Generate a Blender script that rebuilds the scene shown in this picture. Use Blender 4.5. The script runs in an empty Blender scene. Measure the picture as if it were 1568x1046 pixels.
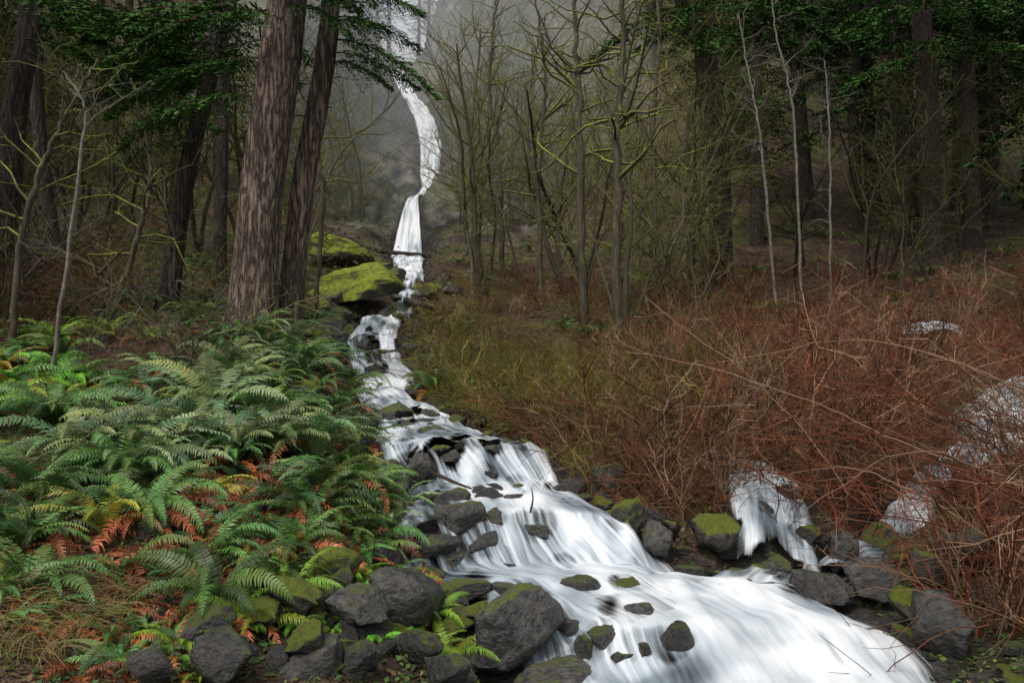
import bpy, math, random
import numpy as np
from mathutils import Vector, Euler
rng=np.random.default_rng(11); random.seed(5)
scene=bpy.context.scene
F=1220.0
def W(px,py,d): return np.array([(px-784)/F*d,d,(523-py)/F*d])
def U(a,b,n=None): return rng.uniform(a,b,n)
def sstep(a,b,x):
    t=np.clip((x-a)/(b-a),0,1); return t*t*(3-2*t)
# ---------- noise
def _h(ix,iy,s):
    n=(ix.astype(np.int64)*374761393+iy.astype(np.int64)*668265263+s*1442695041)&0xffffffff
    n=((n^(n>>13))*1274126177)&0xffffffff
    n=n^(n>>16)
    return (n&0xffff)/65535.0
def vn(x,y,s=0):
    x=np.asarray(x,float);y=np.asarray(y,float)
    x,y=np.broadcast_arrays(x,y)
    ix=np.floor(x);iy=np.floor(y);fx=x-ix;fy=y-iy
    fx=fx*fx*(3-2*fx);fy=fy*fy*(3-2*fy)
    a=_h(ix,iy,s);b=_h(ix+1,iy,s);c=_h(ix,iy+1,s);d=_h(ix+1,iy+1,s)
    return (a*(1-fx)+b*fx)*(1-fy)+(c*(1-fx)+d*fx)*fy
def fbm(x,y,s=0,o=4):
    v=0;a=.5;t=0
    for i in range(o):
        v=v+a*vn(x*2**i+i*17.3,y*2**i+i*9.1,s+i);t+=a;a*=.5
    return v/t
# ---------- mesh builder
class MB:
    def __init__(s): s.V=[];s.F=[];s.C=[];s.M=[];s.n=0
    def add(s,V,Fc,col,mat=0):
        V=np.asarray(V,float).reshape(-1,3);Fc=np.asarray(Fc)
        col=np.asarray(col,float)
        if col.ndim==1: col=np.tile(col,(len(V),1))
        s.V.append(V);s.F.append(Fc+s.n);s.C.append(col);s.M.append(np.full(len(Fc),mat));s.n+=len(V)
    def flat(s):
        V=np.concatenate(s.V);C=np.concatenate(s.C);M=np.concatenate(s.M)
        s.V=[V];s.C=[C];k=[f.shape[1] for f in s.F]
        if len(set(k))==1: s.F=[np.concatenate(s.F)];s.M=[M]
        return s
    def merge(s,o,loc,rot,sc,cm=1.):
        R=np.array(Euler(rot).to_matrix())
        s.V.append(o.V[0]@R.T*sc+np.asarray(loc));s.C.append(o.C[0]*cm)
        s.F.append(o.F[0]+s.n);s.M.append(o.M[0]);s.n+=len(o.V[0])
    def build(s,name,mats,smooth=True,uv=None):
        V=np.concatenate(s.V);C=np.concatenate(s.C)
        loops=np.concatenate([f.ravel() for f in s.F]).astype(np.int32)
        tot=np.concatenate([np.full(len(f),f.shape[1]) for f in s.F])
        st=np.concatenate([[0],np.cumsum(tot)[:-1]]).astype(np.int32)
        m=bpy.data.meshes.new(name)
        m.vertices.add(len(V));m.vertices.foreach_set('co',V.astype(np.float32).ravel())
        m.loops.add(len(loops));m.loops.foreach_set('vertex_index',loops)
        m.polygons.add(len(tot));m.polygons.foreach_set('loop_start',st)
        for q in mats:m.materials.append(q)
        m.polygons.foreach_set('material_index',np.concatenate(s.M).astype(np.int32))
        m.update(calc_edges=True)
        m.polygons.foreach_set('use_smooth',np.full(len(tot),smooth))
        a=m.color_attributes.new('Col','FLOAT_COLOR','POINT')
        a.data.foreach_set('color',np.concatenate([C,np.ones((len(C),1))],1).astype(np.float32).ravel())
        if uv is not None:
            l=m.uv_layers.new(name='UVMap');l.data.foreach_set('uv',uv[loops].astype(np.float32).ravel())
        return m
def obj(name,mesh,loc=(0,0,0),rot=(0,0,0),sc=1,parent=None):
    o=bpy.data.objects.new(name,mesh);scene.collection.objects.link(o)
    o.location=loc;o.rotation_euler=rot
    o.scale=(sc,sc,sc) if np.isscalar(sc) else sc
    if parent: o.parent=parent
    return o
def empty(name):
    o=bpy.data.objects.new(name,None);scene.collection.objects.link(o);return o
def tube(mb,P,R,k=3,col=(.1,.1,.1),mat=0,disp=None):
    P=np.asarray(P,float);n=len(P);R=np.broadcast_to(np.asarray(R,float),(n,))
    T=np.gradient(P,axis=0);T/=np.linalg.norm(T,axis=1)[:,None]+1e-9
    ref=np.array([0,0,1.]) if abs(T[:,2].mean())<.75 else np.array([1.,0,0])
    N=np.cross(T,ref);N/=np.linalg.norm(N,axis=1)[:,None]+1e-9
    B=np.cross(T,N);a=np.arange(k)*2*np.pi/k
    RR=R[:,None] if disp is None else R[:,None]*disp
    V=P[:,None]+(RR*np.cos(a))[...,None]*N[:,None]+(RR*np.sin(a))[...,None]*B[:,None]
    i=np.arange(n-1)[:,None]*k;j=np.arange(k)[None];j2=(j+1)%k
    Fc=np.stack([i+j,i+j2,i+k+j2,i+k+j],-1).reshape(-1,4)
    col=np.asarray(col,float)
    if col.ndim==2: col=np.repeat(col,k,0)
    mb.add(V.reshape(-1,3),Fc,col,mat)
def spline(pts,n):
    pts=np.asarray(pts,float);m=len(pts)
    t=np.linspace(0,m-1,n);i=np.clip(t.astype(int),0,m-2);f=(t-i)[:,None]
    p1=pts[i];p2=pts[i+1];p0=pts[np.maximum(i-1,0)];p3=pts[np.minimum(i+2,m-1)]
    return .5*((2*p1)+(-p0+p2)*f+(2*p0-5*p1+4*p2-p3)*f**2+(-p0+3*p1-3*p2+p3)*f**3)
# ---------- materials
def newmat(name):
    m=bpy.data.materials.new(name);m.use_nodes=True;nt=m.node_tree;nt.nodes.clear()
    out=nt.nodes.new('ShaderNodeOutputMaterial');return m,nt,out
def nd(nt,t,**k):
    n=nt.nodes.new(t)
    for a,b in k.items(): setattr(n,a,b)
    return n
def ramp(nt,src,stops):
    r=nd(nt,'ShaderNodeValToRGB');e=r.color_ramp.elements
    while len(e)<len(stops): e.new(.5)
    for q,(p,c) in zip(e,stops):
        q.position=p;q.color=(c,c,c,1) if np.isscalar(c) else (*c,1)
    nt.links.new(src,r.inputs[0]);return r.outputs[0]
def noise(nt,vec,scale,detail=5,rough=.6):
    n=nd(nt,'ShaderNodeTexNoise');n.inputs['Scale'].default_value=scale;n.inputs['Detail'].default_value=detail;n.inputs['Roughness'].default_value=rough
    if vec is not None: nt.links.new(vec,n.inputs['Vector'])
    return n.outputs['Fac']
def mth(nt,op,a,b=None,clamp=False):
    n=nd(nt,'ShaderNodeMath',operation=op,use_clamp=clamp)
    for i,v in enumerate((a,b)):
        if v is None: continue
        if isinstance(v,(int,float)): n.inputs[i].default_value=v
        else: nt.links.new(v,n.inputs[i])
    return n.outputs[0]
def mix(nt,fac,a,b,mode='MIX'):
    n=nd(nt,'ShaderNodeMix',data_type='RGBA',blend_type=mode)
    for i,v in ((0,fac),(6,a),(7,b)):
        if isinstance(v,(int,float)): n.inputs[i].default_value=v
        elif isinstance(v,tuple): n.inputs[i].default_value=(*v,1)
        else: nt.links.new(v,n.inputs[i])
    return n.outputs[2]
def bump(nt,h,s,dist=.02):
    b=nd(nt,'ShaderNodeBump');b.inputs['Strength'].default_value=s;b.inputs['Distance'].default_value=dist
    nt.links.new(h,b.inputs['Height']);return b.outputs[0]
def prin(nt,col,rough=.8,nrm=None,spec=.3):
    p=nd(nt,'ShaderNodeBsdfPrincipled')
    if isinstance(col,tuple): p.inputs['Base Color'].default_value=(*col,1)
    else: nt.links.new(col,p.inputs['Base Color'])
    if isinstance(rough,(int,float)): p.inputs['Roughness'].default_value=rough
    else: nt.links.new(rough,p.inputs['Roughness'])
    p.inputs['Specular IOR Level'].default_value=spec
    if nrm is not None: nt.links.new(nrm,p.inputs['Normal'])
    return p
def veg(name,transl=.25,rough=.55,lo=.7,hi=1.3,spec=.3,simple=False):
    m,nt,out=newmat(name)
    c=nd(nt,'ShaderNodeAttribute',attribute_name='Col').outputs['Color']
    if not simple:
        oi=nd(nt,'ShaderNodeObjectInfo').outputs['Random']
        v=mth(nt,'ADD',mth(nt,'MULTIPLY',oi,hi-lo),lo)
        c=mix(nt,1.,c,v,'MULTIPLY')
        p=prin(nt,c,rough,None,spec)
    else:
        p=nd(nt,'ShaderNodeBsdfDiffuse');nt.links.new(c,p.inputs[0])
    if transl>0:
        t=nd(nt,'ShaderNodeBsdfTranslucent');nt.links.new(c,t.inputs[0])
        mx=nd(nt,'ShaderNodeMixShader');mx.inputs[0].default_value=transl
        nt.links.new(p.outputs[0],mx.inputs[1]);nt.links.new(t.outputs[0],mx.inputs[2]);nt.links.new(mx.outputs[0],out.inputs[0])
    else: nt.links.new(p.outputs[0],out.inputs[0])
    return m
M_leaf=veg('fern_leaf',.2,.45,.7,1.3,.3)
M_needle=veg('fir_needles',0,simple=True)
M_twig=veg('twig_bark',0,simple=True)
def mossmat(name,bark1,bark2,moss,thr,stretch=(10,10,1.6),bs=.6,rough=.85,wob=.5,dirt=.45,ridge=False,bd=.03,var=0.,spec=.3):
    m,nt,out=newmat(name)
    tc=nd(nt,'ShaderNodeTexCoord').outputs['Object'];mp=nd(nt,'ShaderNodeMapping');mp.inputs['Scale'].default_value=stretch
    nt.links.new(tc,mp.inputs[0]);n1=noise(nt,mp.outputs[0],1.5,6,.65 if not ridge else .5)
    n2=noise(nt,tc,1.3,3)
    if ridge:
        n1=mth(nt,'MULTIPLY',mth(nt,'ABSOLUTE',mth(nt,'SUBTRACT',n1,.5)),7.,True)
        n3=noise(nt,tc,30,4)
        n1=mth(nt,'MULTIPLY',n1,mth(nt,'ADD',mth(nt,'MULTIPLY',n3,.9),.45))
        c=mix(nt,ramp(nt,n1,[(.05,0.),(.85,1.)]),bark1,bark2)
    else: c=mix(nt,ramp(nt,n1,[(.35,0.),(.65,1.)]),bark1,bark2)
    c=mix(nt,ramp(nt,n2,[(.35,.0),(.7,dirt)]),c,tuple(x*1.2 for x in bark1))
    oi=None
    if var>0:
        oi=nd(nt,'ShaderNodeObjectInfo').outputs['Random']
        c=mix(nt,1.,c,mth(nt,'ADD',mth(nt,'MULTIPLY',oi,var*2),1-var),'MULTIPLY')
    g=nd(nt,'ShaderNodeNewGeometry');sx=nd(nt,'ShaderNodeSeparateXYZ');nt.links.new(g.outputs['Normal'],sx.inputs[0])
    mn=noise(nt,g.outputs['Position'],6,5,.7) if var>0 else noise(nt,tc,4,5,.7)
    f=mth(nt,'ADD',mth(nt,'MULTIPLY',sx.outputs[2],.5),mth(nt,'MULTIPLY',mn,wob*2))
    if oi is not None:
        o2=mth(nt,'FRACT',mth(nt,'MULTIPLY',oi,7.31));f=mth(nt,'ADD',f,mth(nt,'MULTIPLY',mth(nt,'SUBTRACT',o2,.5),.34))
    f=ramp(nt,mth(nt,'SUBTRACT',f,thr),[(.0,0.),(.2,1.)])
    mc=mix(nt,ramp(nt,noise(nt,tc,14,4,.7),[(.3,0.),(.7,1.)]),tuple(x*.3 for x in moss),tuple(x*1.4 for x in moss))
    c=mix(nt,f,c,mc)
    h=mth(nt,'ADD',n1,mth(nt,'MULTIPLY',mth(nt,'MULTIPLY',noise(nt,tc,50,2),f),.8))
    rr=mth(nt,'ADD',mth(nt,'MULTIPLY',f,.9-rough if rough<.9 else 0.),rough)
    p=prin(nt,c,rr,bump(nt,h,bs,bd),spec);nt.links.new(p.outputs[0],out.inputs[0]);return m
M_fir=mossmat('fir_bark',(.035,.024,.018),(.25,.18,.14),(.07,.09,.015),1.2,(10,10,1.5),1.,.85,.5,.25,True,.04)
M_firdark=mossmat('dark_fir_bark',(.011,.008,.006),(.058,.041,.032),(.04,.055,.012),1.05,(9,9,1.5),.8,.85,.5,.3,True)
M_maple=mossmat('mossy_maple_bark',(.03,.026,.016),(.10,.08,.055),(.22,.28,.02),.62,(10,10,2),.5)
M_alder=mossmat('alder_bark',(.07,.06,.05),(.2,.18,.155),(.12,.14,.04),.92,(6,6,9),.3)
M_log=mossmat('mossy_log_bark',(.03,.02,.015),(.08,.06,.045),(.12,.15,.02),.55,(3,3,3),.6)
M_rock=mossmat('wet_basalt',(.009,.0088,.0085),(.085,.078,.07),(.12,.145,.016),.885,(3.2,3.2,3.2),1.,.22,.5,.6,False,.04,.5,.5)
M_rockmoss=mossmat('mossy_basalt',(.015,.013,.011),(.07,.065,.05),(.13,.155,.016),.7,(4,4,4),.9,.5,.5,.45,False,.03,.4)
M_mossy=mossmat('thick_moss',(.025,.022,.016),(.08,.07,.05),(.17,.205,.02),.45,(4,4,4),1.,.8)
m,nt,out=newmat('stripped_wood');tc=nd(nt,'ShaderNodeTexCoord').outputs['Object']
p=prin(nt,ramp(nt,noise(nt,tc,9,6),[(.3,(.16,.07,.03)),(.7,(.42,.22,.11))]),.7);nt.links.new(p.outputs[0],out.inputs[0]);M_wood=m
# ground
m,nt,out=newmat('forest_floor');g=nd(nt,'ShaderNodeNewGeometry').outputs['Position']
a=nd(nt,'ShaderNodeAttribute',attribute_name='Col').outputs['Color']
n1=noise(nt,g,9,5,.7);n2=noise(nt,g,1.1,6,.75)
c=mix(nt,1.,a,ramp(nt,n1,[(.3,.25),(.7,1.9)]),'MULTIPLY')
c=mix(nt,1.,c,ramp(nt,n2,[(.35,.25),(.65,1.8)]),'MULTIPLY')
h=mth(nt,'ADD',n1,mth(nt,'MULTIPLY',n2,3.))
p=prin(nt,c,.85,bump(nt,h,1.,.14),.2);nt.links.new(p.outputs[0],out.inputs[0]);M_ground=m
# water
m,nt,out=newmat('silky_water')
uv=nd(nt,'ShaderNodeUVMap').outputs[0];mp=nd(nt,'ShaderNodeMapping');mp.inputs['Scale'].default_value=(5,.7,1);nt.links.new(uv,mp.inputs[0])
mp2=nd(nt,'ShaderNodeMapping');mp2.inputs['Scale'].default_value=(24,.9,1);nt.links.new(uv,mp2.inputs[0])
s1=noise(nt,mp.outputs[0],1,4,.5);s2=noise(nt,mp2.outputs[0],1,3,.55)
st=mth(nt,'ADD',mth(nt,'MULTIPLY',s1,.55),mth(nt,'MULTIPLY',s2,.45))
a=nd(nt,'ShaderNodeAttribute',attribute_name='Col');sp=nd(nt,'ShaderNodeSeparateColor');nt.links.new(a.outputs['Color'],sp.inputs[0])
f=mth(nt,'ADD',mth(nt,'MULTIPLY',mth(nt,'MULTIPLY',mth(nt,'SUBTRACT',st,.5),3.2),sp.outputs[2]),sp.outputs[0])
c=ramp(nt,f,[(.0,(.04,.05,.055)),(.3,(.15,.18,.2)),(.6,(.33,.37,.4)),(1.,(.6,.615,.63))])
p=prin(nt,c,.5,bump(nt,st,.2,.05),.2)
tr=nd(nt,'ShaderNodeBsdfTransparent')
al=mth(nt,'ADD',mth(nt,'MULTIPLY',mth(nt,'SUBTRACT',st,.5),3.),sp.outputs[1],)
al=ramp(nt,al,[(.0,0.),(.8,1.)])
mx=nd(nt,'ShaderNodeMixShader');nt.links.new(al,mx.inputs[0]);nt.links.new(tr.outputs[0],mx.inputs[1]);nt.links.new(p.outputs[0],mx.inputs[2]);nt.links.new(mx.outputs[0],out.inputs[0]);M_water=m
# ---------- terrain
CP=np.array([-700,-200,100,300,450,560,612,650,700,800,1000,1200,1400,1568,1900,2500.]);CT=(CP-784)/F
TB={2.5:[1150,1200,1270,1300,1320,1330,1330,1330,1335,1340,1350,1350,1340,1320,1250,1150],
4:[850,900,960,990,1010,1015,1018,1020,1024,1030,1045,1050,1045,1030,980,900],
5.5:[680,730,760,790,830,865,880,895,898,900,900,900,900,885,800,740],
7:[600,630,655,670,690,735,760,770,770,770,770,765,765,760,700,650],
9:[550,570,580,590,605,640,655,668,668,668,685,690,690,680,640,600],
12:[490,495,500,505,515,570,600,600,605,615,625,630,625,620,590,550],
15:[455,455,460,470,490,530,550,555,562,575,580,580,570,565,540,500],
19:[415,415,420,435,460,485,495,500,515,528,533,530,520,510,490,450],
25:[370,365,370,390,430,440,440,443,455,468,475,470,455,445,430,400],
32:[320,315,320,340,385,405,404,402,408,418,420,410,395,385,370,350],
42:[260,250,260,280,335,380,390,388,380,375,355,340,325,315,300,280],
48:[200,190,200,220,265,300,306,305,290,305,285,260,245,235,230,220],
58:[130,120,130,150,190,240,240,225,200,225,200,170,150,145,145,140],
75:[40,30,40,50,70,110,112,110,60,90,80,60,45,40,40,40],
95:[-40,-50,-40,-20,-20,40,110,100,-50,-60,-30,-30,-40,-40,-40,-40],
130:[-120,-120,-110,-100,-80,20,130,90,-130,-140,-120,-120,-120,-120,-120,-120]}
RD=np.array(list(TB));RL=np.log(RD);TS=(523-np.array([TB[k] for k in TB],float))/F
def _tab(t,l):
    t=np.clip(t,CT[0],CT[-1]-1e-6);l=np.clip(l,RL[0],RL[-1]-1e-6)
    i=np.clip(np.searchsorted(CT,t,'right')-1,0,len(CT)-2);j=np.clip(np.searchsorted(RL,l,'right')-1,0,len(RL)-2)
    fx=(t-CT[i])/(CT[i+1]-CT[i]);fy=(l-RL[j])/(RL[j+1]-RL[j])
    return (TS[j,i]*(1-fx)+TS[j,i+1]*fx)*(1-fy)+(TS[j+1,i]*(1-fx)+TS[j+1,i+1]*fx)*fy
class Stream:
    def __init__(s,pts,stairs=(8.8,38),wob=1):
        p=np.array(pts,float);s.d=p[:,0];s.xl=(p[:,1]-784)/F*s.d;s.xr=(p[:,2]-784)/F*s.d;s.z=(523-p[:,3])/F*s.d;s.st=stairs;s.wob=wob
    def zc(s,x,y):
        y0=y
        y=y+s.wob*(fbm(x*2.6,y*.3,66,3)-.5)*.75*sstep(4.9,5.7,y)*(1-sstep(9,11,y))
        w=1.5*fbm(x*1.3/(.06*y+.5),y*.7/(.06*y+.5),5,2)
        q=np.log(np.maximum(y,.5))/.085+w;fl=np.floor(q);fr=q-fl
        q2=fl+sstep(.4,1,fr)-w
        ys=np.where((y>s.st[0])&(y<s.st[1]),np.exp(.085*q2),y)
        z=np.interp(ys,s.d,s.z)
        if s.st[0]<100: z=z-.2*(1-sstep(4.45,4.85,y0+.5*(vn(x*3,y0*0,7)-.5)))*(1-sstep(.6,1.3,x))
        return z
    def cw(s,y):
        a=np.interp(y,s.d,s.xl);b=np.interp(y,s.d,s.xr);return (a+b)/2,(b-a)/2
main=Stream([(2.0,950,1700,1480),(3.0,860,1560,1200),(4,840,1430,1048),(4.8,790,1370,955),(5.5,690,1240,892),(5.72,640,1060,876),(6.1,635,970,796),(6.5,635,930,775),(6.95,635,900,757),(7.2,620,890,742),(7.65,590,845,682),(9,580,735,657),(10.5,580,685,628),(12,542,630,600),(14,540,636,570),(15.5,532,616,545),(17,533,606,515),(20,550,614,485),(22,600,640,465),(27,620,652,425),(33,605,648,402),(41,598,652,392),(43,597,652,388),(46,619,643,306),(48,630,642,300),(51,643,655,292),(53,645,664,284),(55,641,676,268),(58,641,681,220),(60,632,668,180),(63,616,644,150),(66,597,622,112),(74,598,612,106)])
side=Stream([(5.4,1060,1250,905),(6.0,1125,1262,870),(6.5,1125,1250,800),(7,1125,1235,745),(8,1060,1190,712),(9,1050,1150,695)],(1000,1001))
side2=Stream([(6.2,1230,1330,868),(6.8,1325,1425,822),(7.5,1375,1440,752),(8.5,1430,1500,708),(9.5,1460,1620,675),(11,1460,1640,625),(13,1520,1660,588),(15,1600,1750,560)],(1000,1001))
side3=Stream([(18.2,1385,1475,510),(19,1382,1480,500),(19.8,1400,1460,496)],(1000,1001))
streams=[main,side,side2,side3]
def ground(x,y,rough=True):
    x=np.asarray(x,float);y=np.asarray(y,float);d=np.clip(y,2.5,140)
    t=x/d;l=np.log(d);z=0
    for dt in (-.012,0,.012):
        for dl in (-.05,0,.05): z=z+_tab(t+dt,l+dl)
    z=z/9*d
    if rough:
        z=z+(fbm(x/(.25*d+.6),y/(.25*d+.6),3,5)-.5)*(.15+.03*np.minimum(d,50))
        cl=sstep(43,48,y)*sstep(-.3,-.22,t)*(1-sstep(.0,.1,t))*(1-sstep(90,110,y))
        z=z+cl*(np.abs(fbm(x*.45,y*.3,8,5)-.5)*7-1.2+1.3*(fbm(x*1.1,y*.6,12,4)-.5))
    for s in streams:
        c,w=s.cw(y);q=np.abs(x-c)/np.maximum(w,.05)
        inr=sstep(s.d[0]-.6,s.d[0],y)*(1-sstep(s.d[-1],s.d[-1]*1.05,y))
        f=(1-sstep(.95,1+.9*(1 if s is main else .6),q))*inr
        z=z*(1-f)+(s.zc(x,y)-.10-.004*y)*f
    return z
def wet(x,y):
    r=np.full(np.shape(x),9.)
    for s in streams:
        c,w=s.cw(y);q=np.abs(x-c)/np.maximum(w,.05);q=np.where((y<s.d[0]-.3)|(y>s.d[-1]*1.02),9,q);r=np.minimum(r,q)
    return r
ys=np.concatenate([np.linspace(-25,2.3,26),np.exp(np.arange(math.log(2.5),math.log(40),.011)),np.exp(np.arange(math.log(40),math.log(100),.006)),np.linspace(103,400,30)])
ts=np.concatenate([np.linspace(-3,-.75,40)[:-1],np.linspace(-.75,.75,400),np.linspace(.75,3,40)[1:]])
X=ts[None]*(np.maximum(ys,0)+3.)[:,None];Y=np.repeat(ys[:,None],len(ts),1);Z=ground(X,Y)
nr,nc=X.shape
T=X/np.maximum(Y,2.5)
mm=fbm(X*.6,Y*.6,40,4)[...,None];m2=fbm(X*.13,Y*.13,44,4)[...,None]
col=np.array([.042,.026,.017])*(1-mm)+np.array([.09,.055,.032])*mm
red=(sstep(.0,.25,T)*(1-sstep(20,40,Y)))[...,None];col=col*(1-.3*red)+np.array([.09,.045,.028])*.3*red
moss=sstep(.45,.58,mm+.35*(m2-.5)+.06*(T<0)[...,None]);mossc=np.array([.055,.07,.014])
col=col*(1-moss*.65)+mossc*moss*.65
cliff=(sstep(38,46,Y)*sstep(-.27,-.2,T)*(1-sstep(.0,.1,T)))[...,None]
rockn=fbm(X*.9,Z*1.3,50,5)[...,None]
col=col*(1-cliff)+cliff*(np.array([.08,.073,.063])*(sstep(.35,.65,rockn)*1.5+.15)*(1-.4*moss)+mossc*moss*.4)
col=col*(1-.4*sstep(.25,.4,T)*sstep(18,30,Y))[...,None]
wq=wet(X,Y)[...,None];wr=(1-sstep(1.1,2.0,wq));col=col*(1-wr)+np.array([.03,.027,.024])*wr
mb=MB();i=np.arange(nr-1)[:,None]*nc;j=np.arange(nc-1)[None]
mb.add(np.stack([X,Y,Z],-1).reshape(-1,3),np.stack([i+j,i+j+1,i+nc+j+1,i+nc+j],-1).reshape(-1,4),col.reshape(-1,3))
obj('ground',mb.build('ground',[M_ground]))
# ---------- rocks
INR=[]
def rockmesh(name,seed,mat,sub=4,nz=.05,cuts=13):
    import bmesh
    bm=bmesh.new();bmesh.ops.create_icosphere(bm,subdivisions=sub,radius=1)
    V=np.array([v.co[:] for v in bm.verts]);Fc=np.array([[v.index for v in f.verts] for f in bm.faces]);bm.free()
    r=np.random.default_rng(seed)
    for _ in range(cuts):
        n=r.normal(size=3);n/=np.linalg.norm(n);h=r.uniform(.45,.82);d=V@n;k=d>h;V[k]-=(.9*(d[k]-h))[:,None]*n
    V=V/np.abs(V).max(0)
    V+= (fbm(V[:,0]*3+seed+V[:,2],V[:,1]*3+V[:,2]*1.7,seed,5)-.5)[:,None]*V*nz*7
    V*=np.array([1,r.uniform(.65,1),r.uniform(.55,.95)])
    mb=MB();mb.add(V,Fc,(.1,.1,.1));return mb.build(name,[mat],smooth=True)
RK=[rockmesh('rock%d'%i,i+3,M_rock) for i in range(11)];RM=[rockmesh('mrock%d'%i,i+30,M_rockmoss,4,.07) for i in range(6)];RMM=[rockmesh('mmrock%d'%i,i+50,M_mossy,5,.05,7) for i in range(2)]
def boulder(px,py,d,wpx,hpx,moss=False,name=None,me=None,rot=None):
    dd=np.linspace(d*.82,d*1.25,80);gz=ground((px-784)/F*dd,dd)+.06
    e=np.abs(gz-(523-py-hpx*.28)/F*dd)+.02*np.abs(dd-d);d=float(dd[np.argmin(e)])
    p=W(px,py,d);me=me or random.choice(RM if moss else RK);w=wpx/F*d/2*1.12;h=hpx/F*d/2*1.3
    g=float(ground(p[0],p[1]));p[2]=np.clip(p[2],g+h*.25,g+.1+h*.6)
    if wet(p[0],p[1])<1.1: INR.append((p[0],p[1],w))
    obj(name or ('mossy_boulder' if moss else 'boulder'),me,p,rot or (U(-.3,.3),U(-.3,.3),U(0,6.28)),(w,w*.9,h))
for b in [(785,968,4.6,150,115),(1030,990,4.55,66,80),(707,800,5.9,80,56),(752,797,5.9,46,40),(742,830,5.8,52,50),(690,770,6.5,60,36),(890,906,5.1,60,38),(966,905,5.1,64,44),(972,940,4.9,90,40),(625,915,4.9,140,80),(668,842,5.7,66,34),
 (340,1010,4.1,110,80),(235,1025,4.1,80,60),(322,962,4.3,70,50),(452,912,4.9,110,60,1),(545,932,4.8,90,60),(640,985,4.5,70,80),(600,637,11,60,36),(638,722,7.4,50,56),(745,765,6.8,60,32),(868,752,6.9,60,30),(1005,822,6.3,60,50),(820,812,6.05,60,26),(1100,818,6.4,85,60,1),(960,790,6.5,70,55,1),(1330,890,5.4,90,60),(1290,850,5.6,70,60),(1235,822,6.2,50,40,1),(1400,930,5,90,60,1),(1250,905,5.3,90,55),(1450,960,4.6,120,80),(850,1040,4.1,120,34),(655,640,10.3,40,22),(575,575,13.8,40,20),(560,532,16.5,36,20),(635,600,12,34,20),(510,862,5.5,95,55,1),(700,905,5.2,110,36),(800,915,5.1,90,26),(895,700,8,100,46,1),(750,1010,4.3,90,50),(930,735,7.3,66,44,1),(490,505,14,100,40,1),(510,835,5.9,70,44,1),(675,665,8.8,60,26),(740,755,6.95,50,26),(1350,830,6.3,80,60),(1480,850,5.8,110,70),(1190,870,5.9,56,40),(590,860,5.6,60,60),(590,500,18.5,20,12),(700,860,5.6,50,24),(790,750,7,34,18),(690,700,7.8,40,20),(760,690,8,40,16),(860,880,5.5,40,18),(1420,870,5.6,70,50,1),(610,885,5.2,60,40,1),(470,985,4.4,80,50,1),(560,1005,4.3,70,60),(680,1030,4.15,80,50),(400,940,4.7,70,40,1),(900,1000,4.4,50,40),(930,975,4.6,60,34),(1170,785,6.6,40,34),(1210,760,6.9,40,30),(720,940,4.9,70,40,1),(660,880,5.4,60,30),(780,870,5.6,30,16),(830,950,4.9,60,34),(1010,940,4.9,50,24),(690,960,4.7,60,44,1),(870,970,4.6,40,40),(960,1010,4.3,40,24),(1060,900,5.2,40,14),(1130,880,5.6,36,16)]:
    boulder(*b)
boulder(553,440,20,134,84,True,'mossy_boulder',RMM[0],(.1,-.25,.3));boulder(505,388,24,120,56,True,'mossy_boulder',RMM[1],(.1,.15,1.));boulder(470,520,16,100,40,True)
rk=empty('creek_rocks');cnt=0
while cnt<520:
    d=math.exp(U(math.log(3.6),math.log(30)));s=main if U(0,1)<.7 else streams[random.randint(1,2)]
    if d<s.d[0] or d>s.d[-1]: continue
    c,w=s.cw(d);q=U(.92,1.15+1.1/max(w,.4))*random.choice((-1,1));x=c+q*w
    if d<5.6 and q>0 and x<c: continue
    sz=d*(.003+.022*U(0,1)**3)*(1 if d<9 else .6)+.015
    obj('rock',random.choice(RK if U(0,1)<.55 else RM),(x,d,float(ground(x,d))+sz*.25),(U(-.7,.7),U(-.7,.7),U(0,6)),(sz*1.3,sz,sz*U(.6,1)),rk);cnt+=1
for _ in range(220): # rocks inside the stream
    d=math.exp(U(math.log(4.4),math.log(26)));s=main if U(0,1)<.85 else streams[random.randint(1,2)]
    if d<s.d[0] or d>s.d[-1]: continue
    c,w=s.cw(d);x=c+U(-1,1)*w;sz=d*(.003+.012*U(0,1)**1.7)*(1 if d<11 else .6)
    if d<5.3 and x>.9: continue
    if 5.3<d<6.6 and x>c and s is main: continue
    INR.append((x,d,sz*1.3))
    obj('rock',random.choice(RK if U(0,1)<.8 else RM),(x,d,float(ground(x,d))+.06+sz*.3),(U(-.5,.5),U(-.5,.5),U(0,6)),(sz*1.4,sz,sz*.9),rk)
for _ in range(24): # rocks of the lower left spill
    d=U(4.15,5.2);x=U(-.4,.75);sz=.03+.07*U(0,1)**1.5;INR.append((x,d,sz*1.3))
    obj('rock',random.choice(RK),(x,d,float(ground(x,d))+.07+sz*.3),(U(-.5,.5),U(-.5,.5),U(0,6)),(sz*1.4,sz,sz*.9),rk)
for _ in range(190): # left foreground rocks
    d=U(3.9,5.6);px=U(180,760);x=(px-784)/F*d;sz=.02+.13*U(0,1)**2.5
    obj('rock',random.choice(RK if U(0,1)<.55 else RM),(x,d,float(ground(x,d))+sz*.2),(U(-.6,.6),U(-.6,.6),U(0,6)),(sz*1.3,sz,sz*.8),rk)
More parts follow.
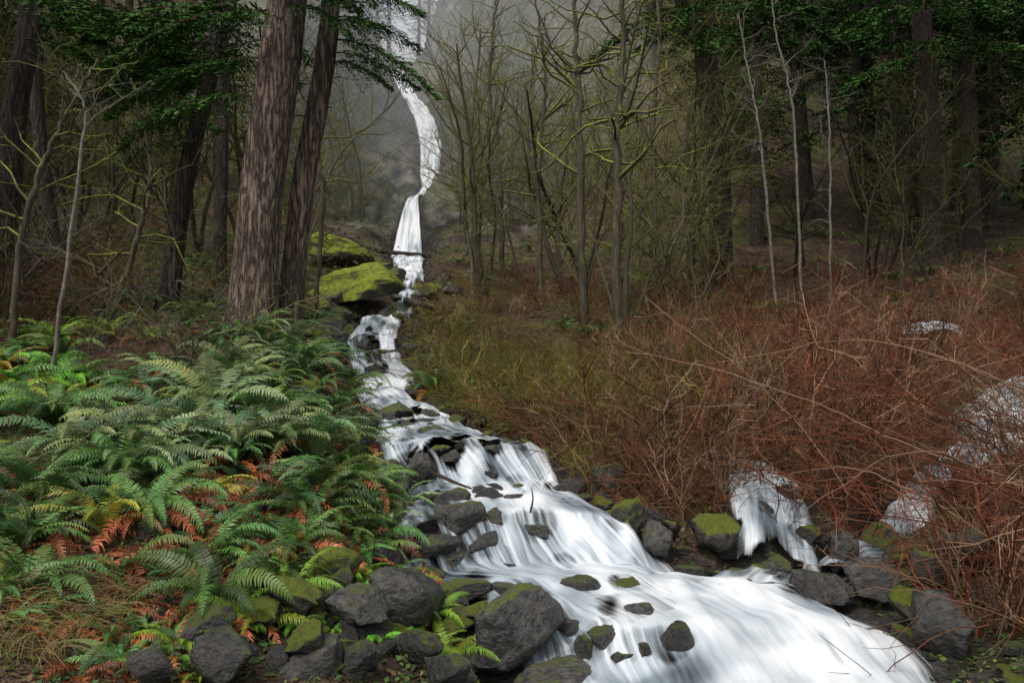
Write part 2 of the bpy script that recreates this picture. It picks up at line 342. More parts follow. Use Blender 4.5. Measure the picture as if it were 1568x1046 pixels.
# ---------- water
def water(name,s,y0,y1,foam=.8,nc=70,bulge=.05,gaps=.9,eg=.4):
    ys=np.exp(np.arange(math.log(y0),math.log(y1),.005));u=np.linspace(-1.18,1.18,nc)
    c,w=s.cw(ys);Y=np.repeat(ys[:,None],nc,1)
    edge=1+eg*(fbm(Y*1.3/(.15*Y+.6),np.sign(u)[None]*3+Y*0,60,3)-.5)
    X=c[:,None]+u[None]*w[:,None]*edge
    Z=s.zc(X,Y)
    dz=np.gradient(Z,axis=0)/np.gradient(Y,axis=0)
    steep=sstep(.2,.6,np.abs(dz))
    arc=np.cumsum(np.sqrt(np.gradient(ys)**2+np.gradient(Z[:,nc//2])**2))[:,None]+X*0
    am=bulge*np.clip(Y/10,.6,2)
    Z=Z+am*((fbm(X*5,arc*.9,70,3)-.5)*2.2)+.05*(1-np.abs(u)[None]**2)-.16*np.clip(np.abs(u)[None]-.8,0,1)*2
    us=u[None]*1.0+.16*(fbm(X*1.5,Y*1.2,79,3)-.5)
    sw=fbm(us*4,arc*1.3,72,4);lf=fbm(X*1.3,Y*1.9,73,3)
    foamv=foam+(1.0*(sw-.5)+1.4*(lf-.5))*(1-.6*steep)-.1*steep
    rockm=np.zeros_like(X);up=np.zeros_like(X)
    if gaps>0:
        for (rx,ry,rr) in INR:
            if ry<y0 or ry>y1: continue
            a=np.searchsorted(ys,ry-rr*5);b=np.searchsorted(ys,ry+rr*3)
            dx=(X[a:b]-rx)/rr;dy=(Y[a:b]-ry)/rr
            r=np.sqrt(dx**2+dy**2);rockm[a:b]=np.maximum(rockm[a:b],1-sstep(.85,1.35,r))
            r2=np.sqrt((dx*.8)**2+((dy+1.5)*.42)**2);up[a:b]=np.maximum(up[a:b],1-sstep(.3,1.3,r2))
        Z=Z-.02*up*np.clip(Y/8,.6,2);foamv=foamv-.3*up
    gp=gaps*(.6+.4*sstep(5,8,Y))
    op=1.5-1.6*sstep(.78,1.12,np.abs(u)[None]+0*X)-.25*steep-gp*1.2*sstep(.54,.72,fbm(X*2.6/(.08*Y+.4),Y*1.7/(.08*Y+.4),75,3))-.8*rockm
    mb=MB();n=len(ys);i=np.arange(n-1)[:,None]*nc;j=np.arange(nc-1)[None]
    mb.add(np.stack([X,Y,Z],-1).reshape(-1,3),np.stack([i+j,i+j+1,i+nc+j+1,i+nc+j],-1).reshape(-1,4),np.stack([foamv,op,.4+.7*steep],-1).reshape(-1,3))
    sc=1/np.clip(Y/9,1,4)
    obj(name,mb.build(name,[M_water],uv=np.stack([us*(np.clip(w,.3,1.3)[:,None])*sc,arc*sc],-1).reshape(-1,2)))
water('creek_water',main,2.0,42.4,.82,150)
water('waterfall',main,42.0,73,1.0,40,.12,.3,.7)
for s,a,b,g in ((side,5.4,9,1.5),(side2,6.2,15,1.),(side3,18.2,19.8,2.2)): water('side_stream_water',s,a,b,.74,60,.05,g,.7)
# ---------- ferns
def fern(mb,nf,L,live,dead,deadfrac,pin=26):
    for k in range(nf):
        az=k*2.4+U(-.3,.3);e0=U(.9,1.45);isd=U(0,1)<deadfrac
        drop=U(.3,1.0)+(.8 if isd else 0);Lf=L*U(.7,1.1);e0=e0-(.5 if isd else 0)
        n=pin+5;s=np.linspace(0,1,n);an=e0-(e0+drop)*s**1.25
        ds=Lf/n;hx=np.cumsum(np.cos(an))*ds;hz=np.cumsum(np.sin(an))*ds
        hd=np.array([math.cos(az),math.sin(az),0]);sd0=np.array([-math.sin(az),math.cos(az),0])
        bend=U(-.2,.2)
        P=hd*hx[:,None]+np.array([0,0,1.])*hz[:,None]+sd0*(bend*hx**2)[:,None]
        T=np.gradient(P,axis=0);T/=np.linalg.norm(T,axis=1)[:,None]
        roll=U(-.5,.5);N=np.cross(sd0,T)*-1;N/=np.linalg.norm(N,axis=1)[:,None]
        S=sd0*math.cos(roll)+N*math.sin(roll)
        c=(dead if isd else live)*U(.4,1.5)*np.array([U(.8,1.4),1,U(.8,1.2)])
        tube(mb,P,np.linspace(.004,.0015,n),3,c*np.array([1.2,.8,.6]))
        i=np.arange(4,n);prof=np.minimum(1,(s[i]+.02)*3.2)*(1-s[i]**2.2)**.8;pl=.12*Lf*prof+.008
        for sg in (-1,1):
            D=S[i]*sg*.93+T[i]*.36+np.array([0,0,-1.])*U(.0,.3)+rng.normal(size=(len(i),3))*(.22 if isd else .09)
            D/=np.linalg.norm(D,axis=1)[:,None];w=(Lf/n*.46)*T[i]
            b=P[i];mid=b+D*pl[:,None]*.5+N[i]*.008;tip=b+D*pl[:,None]+T[i]*.012+np.array([0,0,-.012])
            V=np.stack([b-w*.8,b+w*.8,mid+w*.75,mid-w*.75,tip],1);m=len(i);o=np.arange(m)[:,None]*5
            cc=np.repeat((c*U(.8,1.2,(m,1))),5,0)
            nn=mb.n;mb.add(V.reshape(-1,3),o+np.array([[0,1,2,3]]),cc);mb.F.append((o+np.array([[3,2,4]]))+nn);mb.M.append(np.zeros(m))
GR=np.array([.065,.145,.035]);GB=np.array([.14,.23,.095]);GL=np.array([.12,.2,.02]);BR=np.array([.28,.105,.04]);YG=np.array([.22,.23,.035]);BG=np.array([.11,.28,.025])
def fm(name,*a):
    mb=MB();fern(mb,*a);return mb.build(name,[M_leaf],smooth=False)
FG=[fm('fernG%d'%i,17,.85,GR,BR,.1) for i in range(4)];FB=[fm('fernB%d'%i,16,1.,GB,BR,.06) for i in range(3)]
FD=[fm('fernD%d'%i,18,.8,GR*1.1,BR,.45) for i in range(4)];FR=[fm('fernR%d'%i,16,.75,GR,BR*.8,.85) for i in range(3)];FY=[fm('fernY%d'%i,14,.65,YG,BR,.3) for i in range(2)];FL=[fm('fernL%d'%i,14,.7,GL,BR,.1) for i in range(2)]
FS=[fm('fernS%d'%i,12,.35,BG,BG,0,14) for i in range(2)]
def putfern(px,d,me,s):
    x=(px-784)/F*d
    obj('sword_fern',me,(x,d,float(ground(x,d))-.03),(U(-.2,.2),U(-.2,.2),U(0,6.28)),s)
cnt=0
while cnt<200:
    px=U(-200,620);d=math.exp(U(math.log(4.0),math.log(12.5)));x=(px-784)/F*d
    if wet(x,d)<1.25: continue
    if d<4.8 and px>360: continue
    r=U(0,1)
    if d<4.8: L=FR if r<.5 else (FD if r<.8 else FG)
    elif d<5.8 or (px>280 and d<6.6): L=FD if r<.45 else (FR if r<.72 else (FY if r<.84 else FG))
    elif px<150: L=FG if r<.35 else (FY if r<.5 else (FL if r<.85 else FD))
    else: L=FB if r<.4 else (FG if r<.6 else (FY if r<.72 else FD))
    putfern(px,d,random.choice(L),U(.5,1.0)*(1 if d<9 else .85)*(.8 if d<4.8 else 1));cnt+=1
for px,d,s in ((270,6.6,1.0),(410,6.8,.95),(480,6.9,.85),(200,6.3,.9),(560,6.6,.7),(330,7.6,1),(120,6.2,.9),(590,6.2,.55)): putfern(px,d,random.choice(FB),s)
for px,d in ((300,5.2),(360,5.4),(420,5.5),(470,5.6),(520,5.8),(250,5.),(440,5.9),(380,5.1),(330,4.9),(200,4.7)): putfern(px,d,random.choice(FR),.8)
for _ in range(22):
    px=U(430,610);d=U(5.4,8.2)
    if wet((px-784)/F*d,d)>1.1: putfern(px,d,random.choice(FD+FG+FB),U(.5,.8))
for _ in range(38): putfern(U(350,700),U(4.2,5.2),random.choice(FS if U(0,1)<.7 else FL),U(.3,.7))
for _ in range(34): putfern(U(-60,330),U(3.55,4.2),random.choice(FR+FR+FD+FL),U(.25,.5))
for _ in range(14): putfern(U(0,140),U(7,9.5),random.choice(FS),U(1.2,2))
uf=empty('understory_ferns')
for _ in range(250):
    d=math.exp(U(math.log(10),math.log(45)));px=U(-300,1900);x=(px-784)/F*d
    if wet(x,d)<1.4 or (px>500 and px<640): continue
    obj('fern',random.choice(FG if px>600 or U(0,1)<.5 else FL),(x,d,float(ground(x,d))),(0,0,U(0,6.28)),U(.6,1.1)*(1 if px<600 else .8),uf)
# ---------- brush
def bush(mb,ns,H,spread,cols,br=6,sub=3,r0=.006):
    for k in range(ns):
        az=U(0,6.28);c=cols[random.randrange(len(cols))]*U(.35,1.5)
        b=np.array([math.cos(az),math.sin(az),0])*U(0,spread*.35);L=H*U(.5,1.3);lean=U(.15,1.4);rr=r0*U(.7,1.6)
        s=np.linspace(0,1,7)[:,None];hd=np.array([math.cos(az+U(-.8,.8)),math.sin(az+U(-.8,.8)),0])
        P=b+hd*(L*lean*s**1.4)+np.array([0,0,1.])*L*(s-U(.1,.6)*lean*s**2.2)+np.cumsum(rng.normal(size=(7,3))*.035*L,0)
        P[0,2]-=.1;tube(mb,P,np.linspace(rr,rr*.35,7),3,c)
        for _ in range(br):
            i=random.randint(1,5);D=(P[i+1]-P[i]);D/=np.linalg.norm(D);D=D+rng.normal(size=3)*.8;D/=np.linalg.norm(D)
            l=L*U(.15,.5);q=np.linspace(0,1,4)[:,None]
            Q=P[i]+D*l*q+np.array([0,0,U(-.35,.35)])*l*q**2+np.cumsum(rng.normal(size=(4,3))*.05*l,0)*(q>0)
            tube(mb,Q,np.linspace(rr*.5,rr*.25,4),3,c*U(.8,1.3))
            for _ in range(sub):
                j=random.randint(1,3);D2=D+rng.normal(size=3)*.8;D2/=np.linalg.norm(D2);l2=l*U(.25,.6)
                R=Q[j]+D2*l2*np.linspace(0,1,2)[:,None]
                tube(mb,R,np.linspace(rr*.32,rr*.2,2),3,c*U(.8,1.4))
CR=[np.array([.145,.045,.025]),np.array([.095,.04,.026]),np.array([.18,.11,.07])]
CB=[np.array([.14,.073,.038]),np.array([.088,.054,.033]),np.array([.2,.14,.09]),np.array([.125,.053,.03])]
CO=[np.array([.12,.105,.024]),np.array([.095,.075,.03]),np.array([.17,.14,.05])]
CGY=[np.array([.16,.14,.12]),np.array([.07,.058,.045]),np.array([.09,.09,.035])]
def bm_(name,*a,**k):
    mb=MB();bush(mb,*a,**k);return mb.flat()
BRs=[bm_('bR%d'%i,15,1.1,1.,CR,6,3) for i in range(5)];BBs=[bm_('bB%d'%i,16,1.15,1.2,CB,6,3) for i in range(5)];BOs=[bm_('bO%d'%i,20,.95,1.2,CO,6,2) for i in range(3)];BGs=[bm_('bG%d'%i,8,2.4,1.5,CGY,8,3,.008) for i in range(4)]
th=MB();cnt=0
while cnt<450:
    px=U(600,1750);d=math.exp(U(math.log(5.6),math.log(28)));x=(px-784)/F*d
    c,w=main.cw(d)
    if x<c+w*1.15+.25: continue
    if d<7.1 and px<1270: continue
    if d<7.6 and 1310<px<1460 and U(0,1)<.85: continue
    if 1420<px<1720 and 6.3<d<10 and U(0,1)<.9: continue
    if d>16 and U(0,1)<.4: continue
    if wet(x,d)<1.15 and U(0,1)<.85: continue
    if d>9 and px<980 and d<17: L=BOs
    elif px>1200: L=BRs if U(0,1)<.5 else BBs
    else: L=BBs if U(0,1)<.6 else (BRs if U(0,1)<.5 else BOs)
    s=U(.5,1.1)*(1+.012*d)
    if px<1000: s*=.8
    th.merge(random.choice(L),(x,d,float(ground(x,d))),(U(-.2,.2),U(-.2,.2),U(0,6.28)),s,U(.5,1.2));cnt+=1
for _ in range(34):
    px=U(980,1600);d=U(6.6,7.6);x=(px-784)/F*d
    if (1120<px<1250 or 1340<px<1440) and U(0,1)<.7: continue
    th.merge(random.choice(BRs+BBs),(x,d,float(ground(x,d))),(U(-.1,.3),U(-.5,.1),U(0,6.28)),U(.4,.7),U(.7,1.2))
for _ in range(16):
    px=U(1470,1750);d=U(4.2,5.8);x=(px-784)/F*d
    th.merge(random.choice(BRs),(x,d,float(ground(x,d))),(U(-.1,.2),U(-.5,.1),U(0,6.28)),U(.5,.85),U(.7,1.2))
obj('shrub_thicket',th.build('shrub_thicket',[M_twig],smooth=False))
lt=MB()
for _ in range(140):
    d=math.exp(U(math.log(9),math.log(34)));px=U(-250,560);x=(px-784)/F*d
    if wet(x,d)<1.6 or (px>430 and d<30) or (300<px<480 and d<13): continue
    lt.merge(random.choice(BGs+BBs),(x,d,float(ground(x,d))),(U(-.2,.2),U(-.2,.2),U(0,6.28)),U(.6,1.1) if d>11 else U(.4,.7),U(.5,1.1))
for _ in range(90): # scrub on the cliff
    d=U(44,78);px=U(460,780);x=(px-784)/F*d
    if wet(x,d)<2.6 or 585<px<675: continue
    lt.merge(random.choice(BGs+BOs),(x,d,float(ground(x,d))),(U(-.3,.3),U(-.3,.3),U(0,6.28)),U(1.,2.),U(.7,1.4)*np.array([.9,1.05,.8]))
obj('bare_understory_shrubs',lt.build('bare_understory_shrubs',[M_twig],smooth=False))
# ---------- bare trees
def grow(mb,P0,D,L,r,depth,maxd,cols,nchild,up=.15,jit=.12,k0=6):
    n=10 if depth==0 else (6 if depth==1 else 4)
    P=[np.array(P0,float)];D=np.array(D,float);D/=np.linalg.norm(D)
    for i in range(n-1):
        D=D+rng.normal(size=3)*jit*(1+.5*depth)+np.array([0,0,up*(.5 if depth else .2)]);D/=np.linalg.norm(D);P.append(P[-1]+D*L/(n-1))
    P=np.array(P);R=np.linspace(r,r*(.3 if depth==0 else .25),n)
    tube(mb,P,R,max(3,k0-depth*2),cols[min(depth,len(cols)-1)]*U(.75,1.3))
    if depth<maxd:
        for c in range(nchild[depth]):
            t=U(.25 if depth==0 else .15,1);i=min(int(t*(n-1)),n-2);f=t*(n-1)-i;q=P[i]*(1-f)+P[i+1]*f
            T=P[i+1]-P[i];T/=np.linalg.norm(T);s=rng.normal(size=3);s-=s.dot(T)*T;s/=np.linalg.norm(s)
            D2=T*U(.3,.8)+s*U(.6,1.);grow(mb,q,D2,L*U(.28,.5)*(1.15-.5*t),R[i]*U(.35,.6),depth+1,maxd,cols,nchild,up,jit,k0)
TC=[np.array([.08,.07,.05]),np.array([.10,.10,.037]),np.array([.135,.13,.05]),np.array([.155,.145,.075])]
TV=[]
for i in range(7):
    mb=MB()
    for q in range(random.randint(1,2)): grow(mb,(U(-.4,.4),U(-.4,.4),-.4),(U(-.25,.25),U(-.25,.25),1),U(7,10),U(.06,.12),0,3,TC,(15,7,3))
    TV.append(mb.flat())
dt=MB();cnt=0
def bt(px,d,k): 
    x=(px-784)/F*d;dt.merge(random.choice(TV),(x,d,float(ground(x,d))),(U(-.08,.08),U(-.08,.08),U(0,6.28)),U(.6,1.05)*(1 if d>25 else .7),k)
while cnt<210:
    d=math.exp(U(math.log(20),math.log(90)));px=U(-200,1750);x=(px-784)/F*d
    if wet(x,d)<2.2 or (578<px<685 and d>24) or (d<42 and 500<px<700): continue
    if px>1100 and U(0,1)<.6: continue
    if px<420 and U(0,1)<.4: continue
    bt(px,d,U(.5,1.1)*(.5 if px>1100 or px<400 else 1.05));cnt+=1
for _ in range(40): bt(U(710,880),U(44,90),U(.6,1.4))
for _ in range(14): bt(U(450,565),U(44,70),U(.6,1.1))
obj('distant_bare_trees',dt.build('distant_bare_trees',[M_twig],smooth=False))
# ---------- conifers
def bough(mb,o,az,L,rise,droop,col,nt=22,nj=8,sw=.012,mat=0,bark=(.06,.045,.03)):
    hd=np.array([math.cos(az),math.sin(az),0]);sd=np.array([-math.sin(az),math.cos(az),0]);z=np.array([0,0,1.])
    def ax(s): s=np.asarray(s)[...,None];return o+hd*L*s+z*L*(rise*s-droop*s**2)
    ss=np.linspace(0,1,6);tube(mb,ax(ss),np.linspace(.012*L,.002*L,6),3,bark)
    s=np.linspace(.12,1,nt);s=s[:,None]*np.ones((1,2));sg=np.array([[-1,1]])
    l=L*.42*(1.05-s)**.75*U(.5,1.2,s.shape)
    TD=sd*(sg*.85)[...,None]*np.ones((nt,1,1))+hd*.55+z*U(-.6,.0,s.shape)[...,None]
    A=ax(s)
    q=np.linspace(.1,1,nj)
    B=A[:,:,None]+TD[:,:,None]*(l[:,:,None]*q)[...,None]+z*(-.35*l[:,:,None]*q**2)[...,None]
    sl=(L*.06*(1.15-.6*q))*np.ones(B.shape[:3])*U(.7,1.3,B.shape[:3])
    TN=TD/np.linalg.norm(TD,axis=-1)[...,None];PN=np.cross(TN,z);PN/=np.linalg.norm(PN,axis=-1)[...,None]
    VV=[];
    for g in (-1,1):
        E=PN[:,:,None]*g*.7+TN[:,:,None]*.75+rng.normal(size=B.shape)*.15+z*-.12
        tip=B+E*sl[...,None];w=TN[:,:,None]*(L*sw)+z*rng.normal(size=B.shape[:3])[...,None]*L*sw*.5
        mid=B*.5+tip*.5
        VV.append(np.stack([B,mid+w,tip,mid-w],-2))
    V=np.stack(VV,0).reshape(-1,3);m=len(V)//4
    cc=np.repeat(col*U(.45,1.5,(m,1)),4,0);mb.add(V,np.arange(m*4).reshape(-1,4),cc,mat)
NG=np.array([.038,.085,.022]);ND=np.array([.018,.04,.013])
CV=[]
for i in range(3):
    mb=MB();Ht=U(22,28);P=np.array([[U(-.1,.1),U(-.1,.1),z] for z in np.linspace(-1,Ht,12)]);tube(mb,P,np.linspace(.36,.05,12),10,(.1,.1,.1),1)
    for b in range(26):
        zz=U(1.5,9);az=U(0,6.28);L=U(.6,1.8);o=np.array([0,0,zz]);tube(mb,[o,o+[math.cos(az)*L*.5,math.sin(az)*L*.5,.05],o+[math.cos(az)*L,math.sin(az)*L,-.2*L]],[.02,.012,.005],3,(.06,.05,.04))
    for b in range(76):
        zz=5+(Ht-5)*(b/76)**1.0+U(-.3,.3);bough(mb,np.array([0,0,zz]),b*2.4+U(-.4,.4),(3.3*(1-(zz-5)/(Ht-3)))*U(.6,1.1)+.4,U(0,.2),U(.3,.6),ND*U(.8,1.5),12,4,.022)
    CV.append(mb.flat())
dc=MB();cnt=0
def con(px,d,s=1.):
    x=(px-784)/F*d;dc.merge(random.choice(CV),(x,d,float(ground(x,d))),(U(-.04,.04),U(-.04,.04),U(0,6.28)),U(.8,1.1)*s,U(.7,1.2))
while cnt<56:
    d=math.exp(U(math.log(34),math.log(90)));px=U(-200,1750);x=(px-784)/F*d
    if 420<px<1030: continue
    if wet(x,d)<2.5: continue
    con(px,d);cnt+=1
for px,d in ((500,62),(530,72),(562,66),(578,80),(596,95),(640,110),(655,100),(470,58),(900,88),(960,80),(850,95),(1000,70)): con(px,d,.8)
for px,d in ((1750,14),(1850,18),(1720,22),(1800,28),(1950,24),(2100,16),(-350,12),(-300,18),(-450,24),(-250,25),(2300,11),(-700,9)): con(px,d,.8)  # unseen nearer conifers beyond both frame edges, added to shade the slopes
obj('distant_and_shade_conifers',dc.build('distant_and_shade_conifers',[M_needle,M_firdark],smooth=False))
# near big firs
def firtree(pts,r0,r1,boughs,mat=M_fir,dr=.07,ext=8):
    e=empty('fir_tree');P=[W(*p) for p in pts];g=float(ground(P[0][0],P[0][1]));P[0][2]=min(P[0][2],g)-.3
    P.append(P[-1]+(P[-1]-P[-2])/np.linalg.norm(P[-1]-P[-2])*ext)
    n=260;k=56;C=spline(P,n);R=np.linspace(r0,r1,n);h=C[:,2]-C[0,2];R=R*(1+.55*np.exp(-h/.5))
    a=np.arange(k)/k;A,H=np.meshgrid(a,h)
    sq=1-np.abs(A*2-1)
    rd=np.abs(fbm(sq*22+.6*fbm(sq*6,H*1.2,9,2),H*2.2,90,3)-.5)*2
    disp=1+dr*(rd*2-.6)+.12*(fbm(np.cos(A*6.28)*2+5,np.sin(A*6.28)*2+H*.3,95,2)-.5)+.12*np.exp(-H/.5)*np.sin(A*6.28*5)
    mb=MB();tube(mb,C,R,k,(.1,.1,.1),0,disp);obj('trunk',mb.build('fir_trunk',[mat]),parent=e)
    mb=MB()
    for (px,py,d,az,L) in boughs: 
        bough(mb,W(px,py,d),math.radians(az),L,U(0,.15),U(.35,.6),NG*U(.6,1.7)*(1 if d<25 else .6),26,9,.009)
    for _ in range(5):
        t=U(.75,1);o=C[int(t*(n-1))];bough(mb,o,U(0,6.28),U(1.,2),U(0,.2),U(.3,.6),NG*U(.7,1.3),18,6,.012)
    for _ in range(14):
        t=U(.15,.6);o=C[int(t*(n-1))];az=U(0,6.28);L=U(.2,.7);tube(mb,[o,o+[math.cos(az)*L*.5,math.sin(az)*L*.5,.0],o+[math.cos(az)*L,math.sin(az)*L,-.15*L]],[.015,.01,.004],4,(.09,.07,.05))
    obj('boughs',mb.build('fir_boughs',[M_needle],smooth=False),parent=e)
firtree([(382,505,12),(400,300,12),(425,120,12),(440,0,12),(450,-100,12)],.33,.25,
 [(405,90,12,185,1.9),(395,150,12,195,1.6),(410,60,12.4,160,1.8),(415,20,12,200,2.2),(420,-10,12,175,2.4),(440,-20,12,300,1.2),(430,30,11.7,230,1.3),(440,10,11.7,330,1.2)])
firtree([(438,490,12.6),(462,300,12.6),(485,170,12.6),(503,50,12.6),(510,-60,12.6)],.19,.13,
 [(500,80,12.6,5,1.4),(500,60,12.6,-5,1.75),(500,95,12.6,-25,1.2),(505,30,12.6,15,1.4),(505,-10,12.6,-10,1.5),(480,130,12.6,200,.9),(505,10,12.3,-60,1.2),(505,40,12.6,-40,1.3)],dr=.05)
firtree([(5,330,14),(20,200,14),(42,60,14),(50,-60,14)],.2,.16,[(120,20,13,-10,2.0),(60,40,13,-20,2),(30,-10,13,10,2.4),(40,60,13,0,1.8),(60,10,13,-40,1.8)],M_firdark)
firtree([(95,400,17),(62,220,17),(55,60,17),(55,-80,17)],.14,.11,[(200,110,16,-10,1.8),(180,150,16,0,2),(60,60,17,20,2.4),(60,30,17,-20,2.4)],M_firdark)
firtree([(250,465,13.5),(285,270,13.5),(320,120,13.5),(345,-20,13.5)],.16,.1,[(310,90,13.5,190,1.9),(320,120,13.5,185,1.6),(330,60,13.5,170,2),(315,160,13.5,175,1.5),(300,180,13.5,195,1.3),(330,30,13.5,165,1.9),(300,215,13.2,185,1.2),(320,110,13.3,230,1.4),(320,140,13.3,210,1.5),(310,70,13.3,150,1.5),(330,100,13.3,300,1.1),(330,10,13.5,200,2),(330,40,13.5,220,1.8)],M_firdark)
firtree([(335,420,20),(340,200,20),(338,0,20),(338,-100,20)],.16,.13,[(338,60,20,180,2.5),(338,20,20,10,2.5),(338,100,20,200,2.5)],M_firdark)
for q in ([(1106,322,28),(1098,200,28),(1080,80,28),(1072,-60,28)],[(1432,275,30),(1420,150,30),(1408,0,30),(1400,-100,30)],[(1492,240,34),(1480,100,34),(1472,-60,34)],[(1340,200,40),(1322,60,40),(1318,-60,40)],[(1385,240,36),(1372,100,36),(1368,-60,36)],[(1240,190,42),(1215,50,42),(1205,-60,42)]):
    dd=q[0][2];firtree(q,.4 if dd<32 else .33,.3,[(q[1][0],U(20,90),dd,a,U(2.5,4)) for a in (0,190,300,250,330)]+[(q[1][0],10,dd,a,U(3,4.5)) for a in (180,340,240)],M_firdark)
# ---------- mossy maples / alders
def tree(name,pts,r0,mat,nb,Lb,cols=None,sp=(.25,1),kids=(5,3)):
    e=empty(name);P=[W(*p) for p in pts];P[0][2]=min(P[0][2],float(ground(P[0][0],P[0][1])))-.2
    C=spline(P,40);C[1:-1]+=rng.normal(size=(38,3))*r0*.25;R=np.linspace(r0,r0*.35,40);mb=MB();tube(mb,C,R,10,(.1,.1,.1))
    obj('trunk',mb.build('trunk',[mat]),parent=e)
    mb=MB();c=[np.array([.1,.1,.1])]
    for _ in range(nb):
        t=U(*sp);i=min(int(t*39),38);az=U(0,6.28);D=np.array([math.cos(az),math.sin(az)*.6,U(.1,.9)])
        grow(mb,C[i],D,Lb*U(.5,1.2)*(1.2-.5*t),R[i]*U(.35,.6),1,3,c*4,(0,)+kids,.08,.18,8)
    obj('branches',mb.build('branches',[mat],smooth=True),parent=e)
tree('mossy_maple_tree',[(945,372,19),(945,260,19),(948,150,19),(955,40,19),(945,-60,19)],.12,M_maple,26,2.6)
tree('mossy_maple_tree',[(895,345,21),(888,200,21),(880,80,21),(878,-40,21)],.12,M_maple,26,2.8)
tree('mossy_maple_tree',[(1010,330,26),(1000,200,26),(1010,60,26),(1000,-60,26)],.10,M_maple,16,2.8)
tree('mossy_maple_tree',[(830,370,26),(825,250,26),(835,120,26),(820,0,26)],.10,M_maple,20,3)
tree('mossy_maple_tree',[(770,380,30),(765,250,30),(750,130,30),(760,0,30)],.11,M_maple,20,3.2)
tree('mossy_maple_tree',[(480,420,17),(495,300,17),(480,180,17),(500,60,17)],.06,M_maple,16,1.6)
tree('mossy_maple_tree',[(15,440,10),(35,350,10),(90,200,10),(150,90,10)],.05,M_maple,14,1.4)
tree('mossy_maple_tree',[(160,420,12),(215,350,12),(230,250,12),(200,120,12)],.05,M_maple,14,1.5)
for q in ([(1192,335,22),(1165,220,22),(1148,120,22),(1130,20,22)],[(1228,300,23),(1215,180,23),(1190,60,23),(1180,-20,23)],[(1272,300,24),(1270,200,24),(1262,90,24)]):
    tree('alder_tree',q,.045,M_alder,14,1.3)
tree('alder_tree',[(75,300,9),(125,230,9),(128,160,9),(95,110,9)],.025,M_alder,6,.8)
# ---------- logs
mb=MB();C=spline([W(-60,350,15.2),W(20,378,15.5),W(90,402,15.9)],30);tube(mb,C,np.full(30,.085)*(1+.2*rng.random(30)),12,(.1,.1,.1),0)
C=spline([W(88,402,15.9),W(140,424,16.2),W(200,450,16.6)],20);tube(mb,C,np.linspace(.08,.05,20)*(1+.1*rng.random(20)),12,(.1,.1,.1),1)
obj('fallen_log',mb.build('fallen_log',[M_log,M_wood]))
mb=MB();C=spline([W(545,378,40),W(600,387,40),W(660,392,40)],20);tube(mb,C,np.full(20,.12),10,(.1,.1,.1),0);obj('fallen_log',mb.build('fallen_log',[M_firdark]))
mb=MB()
for pts,r in (([(668,726,7),(700,740,6.9),(722,748,6.8)],.018),([(812,785,6.1),(816,765,6.1),(814,748,6.1)],.01),([(150,420,10),(190,380,10.2)],.03)):
    P=[W(*p) for p in pts];C=spline(P,10);tube(mb,C,np.linspace(r,r*.4,10),6,(.05,.035,.025))
obj('driftwood_stick',mb.build('driftwood_stick',[M_twig]))
mb=MB() # arching canes
for _ in range(34):
    a=W(U(1480,1750),U(650,1050),U(4.3,6.5));L=U(.8,2.2);az=math.pi+U(-.5,.6);q=np.linspace(0,1,12)[:,None];hd=np.array([math.cos(az),math.sin(az),0])
    P=a+hd*L*q+np.array([0,0,1.])*L*(U(.1,.7)*q-U(.1,.5)*q**2)+np.cumsum(rng.normal(size=(12,3))*.012,0)
    c=CR[random.randint(0,2)]*U(.7,1.3);tube(mb,P,np.linspace(.006,.002,12),4,c)
    for _ in range(6):
        i=random.randint(2,10);D=hd+rng.normal(size=3)*.6;tube(mb,P[i]+D*np.linspace(0,U(.15,.5),4)[:,None]+rng.normal(size=(4,3))*.008,[.003,.002,.002,.001],3,c)
for pts in (((1640,760,5.5),(1400,680,5.8),(1200,590,6.2),(960,530,6.8)),((1640,640,6),(1480,560,6.3),(1300,520,6.8),(1080,560,7.4)),((1600,870,5),(1420,760,5.6),(1300,720,6),(1160,735,6.6)),((1300,760,6.6),(1200,640,6.8),(1090,560,7),(980,470,7.4))):
    C=spline([W(*p) for p in pts],30)+np.cumsum(rng.normal(size=(30,3))*.008,0);tube(mb,C,np.linspace(.007,.003,30),4,(.2,.125,.08))
obj('arching_canes',mb.build('arching_canes',[M_twig]))
# grass tuft
mb=MB()
for _ in range(800):
    o=W(U(-40,140),1040,3.9)+np.array([0,U(-.4,.5),0]);o[2]=float(ground(o[0],o[1]));az=U(0,6.28);L=U(.15,.4);q=np.linspace(0,1,5)[:,None]
    P=o+np.array([math.cos(az),math.sin(az),0])*L*.8*q**1.5+np.array([0,0,1.])*L*(q-.75*q**2);tube(mb,P,np.linspace(.002,.0008,5),3,np.array([.36,.28,.11])*U(.4,1.3))
obj('grass_tuft',mb.build('grass_tuft',[M_leaf]))
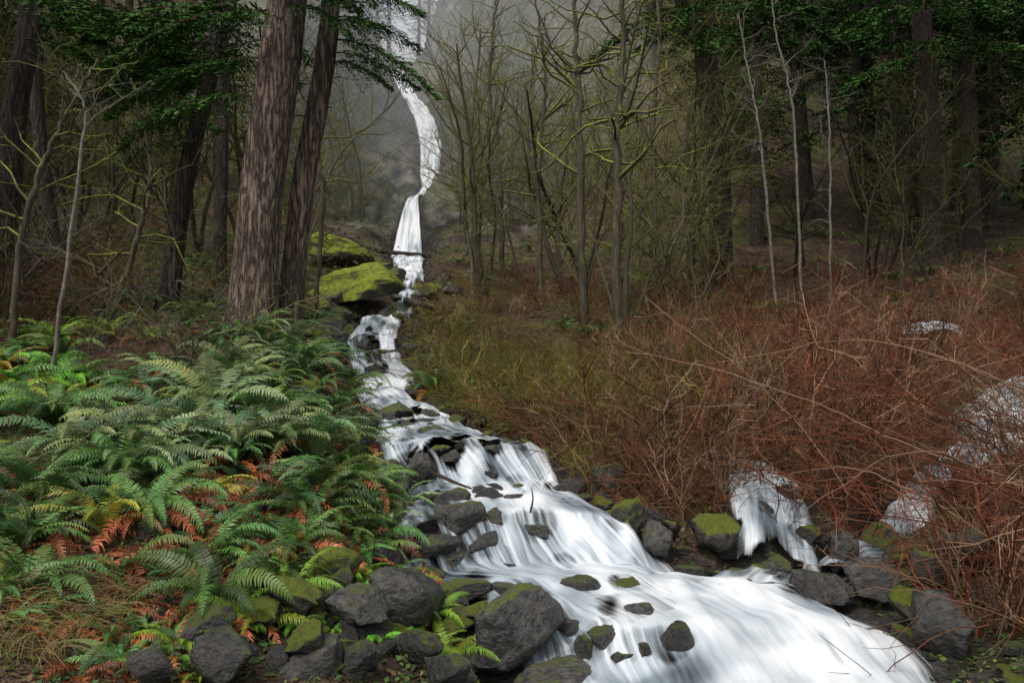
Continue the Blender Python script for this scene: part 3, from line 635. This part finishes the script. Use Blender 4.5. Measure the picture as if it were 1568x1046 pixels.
# leaf litter and low leaves
n=44000;d=np.exp(U(math.log(3.4),math.log(45),n));px=U(-100,1650,n);x=(px-784)/F*d;k=wet(x,d)>1.15;x=x[k];d=d[k];z=ground(x,d)+.012;n=len(x)
gm=fbm(x*.5,d*.35,101,4)+U(-.12,.12,n)>.53
s=U(.008,.028,n)*(.6+.085*d);z=z+U(0,1,n)**2*.02*d*(d>9)*(1+1.5*gm)
C=np.stack([x,d,z],1);a=U(0,6.28,n)
A=np.stack([np.cos(a),np.sin(a),U(-.6,.6,n)],1)*s[:,None];B=np.stack([-np.sin(a),np.cos(a),U(-.6,.6,n)],1)*s[:,None]*.6
V=np.stack([C-A,C+B,C+A,C-B],1).reshape(-1,3)
brn=np.array([[.17,.08,.045],[.19,.12,.07],[.09,.055,.035],[.15,.07,.04]])[rng.integers(0,4,n)];grn=np.array([[.06,.11,.022],[.11,.15,.03],[.04,.08,.02]])[rng.integers(0,3,n)]
lc=np.where(gm[:,None],grn,brn)*U(.4,1.3,(n,1))
mb=MB();mb.add(V,np.arange(4*n).reshape(-1,4),np.repeat(lc,4,0));obj('leaf_litter',mb.build('leaf_litter',[M_leaf],smooth=False))
# ---------- spray mist hanging in the gorge
import bmesh
bm=bmesh.new();bmesh.ops.create_icosphere(bm,subdivisions=4,radius=1);me=bpy.data.meshes.new('waterfall_mist');bm.to_mesh(me);bm.free()
m,nt,out=newmat('spray_mist');v=nd(nt,'ShaderNodeVolumeScatter');v.inputs['Density'].default_value=.011;v.inputs['Color'].default_value=(.93,.96,1,1);nt.links.new(v.outputs[0],out.inputs['Volume']);me.materials.append(m)
obj('waterfall_mist',me,(-6,60,16),(0,0,0),(17,20,19))
# ---------- light
w=bpy.data.worlds.new('World');scene.world=w;w.use_nodes=True;nt=w.node_tree;bg=nt.nodes['Background']
el=math.radians(60);az=math.radians(215)
sk=nd(nt,'ShaderNodeTexSky',sky_type='NISHITA');sk.sun_disc=False;sk.sun_elevation=el;sk.sun_rotation=az;sk.air_density=1;sk.dust_density=5
hs=nd(nt,'ShaderNodeHueSaturation');hs.inputs['Saturation'].default_value=.2;hs.inputs['Value'].default_value=1.45;nt.links.new(sk.outputs[0],hs.inputs['Color']);nt.links.new(hs.outputs[0],bg.inputs[0]);bg.inputs[1].default_value=.15
l=bpy.data.lights.new('sun','SUN');l.energy=1.5;l.angle=math.radians(12);l.color=(1,.95,.87);o=bpy.data.objects.new('sun',l);scene.collection.objects.link(o)
dv=Vector((math.sin(az)*math.cos(el),math.cos(az)*math.cos(el),math.sin(el)));o.rotation_euler=dv.to_track_quat('Z','Y').to_euler()
cam=bpy.data.cameras.new('camera');cam.lens=28;cam.sensor_width=36;cam.clip_end=1500;cam.clip_start=.05
co=bpy.data.objects.new('camera',cam);scene.collection.objects.link(co);co.rotation_euler=(math.pi/2,0,0);scene.camera=co
scene.view_settings.view_transform='Standard';scene.view_settings.look='None';scene.view_settings.exposure=0
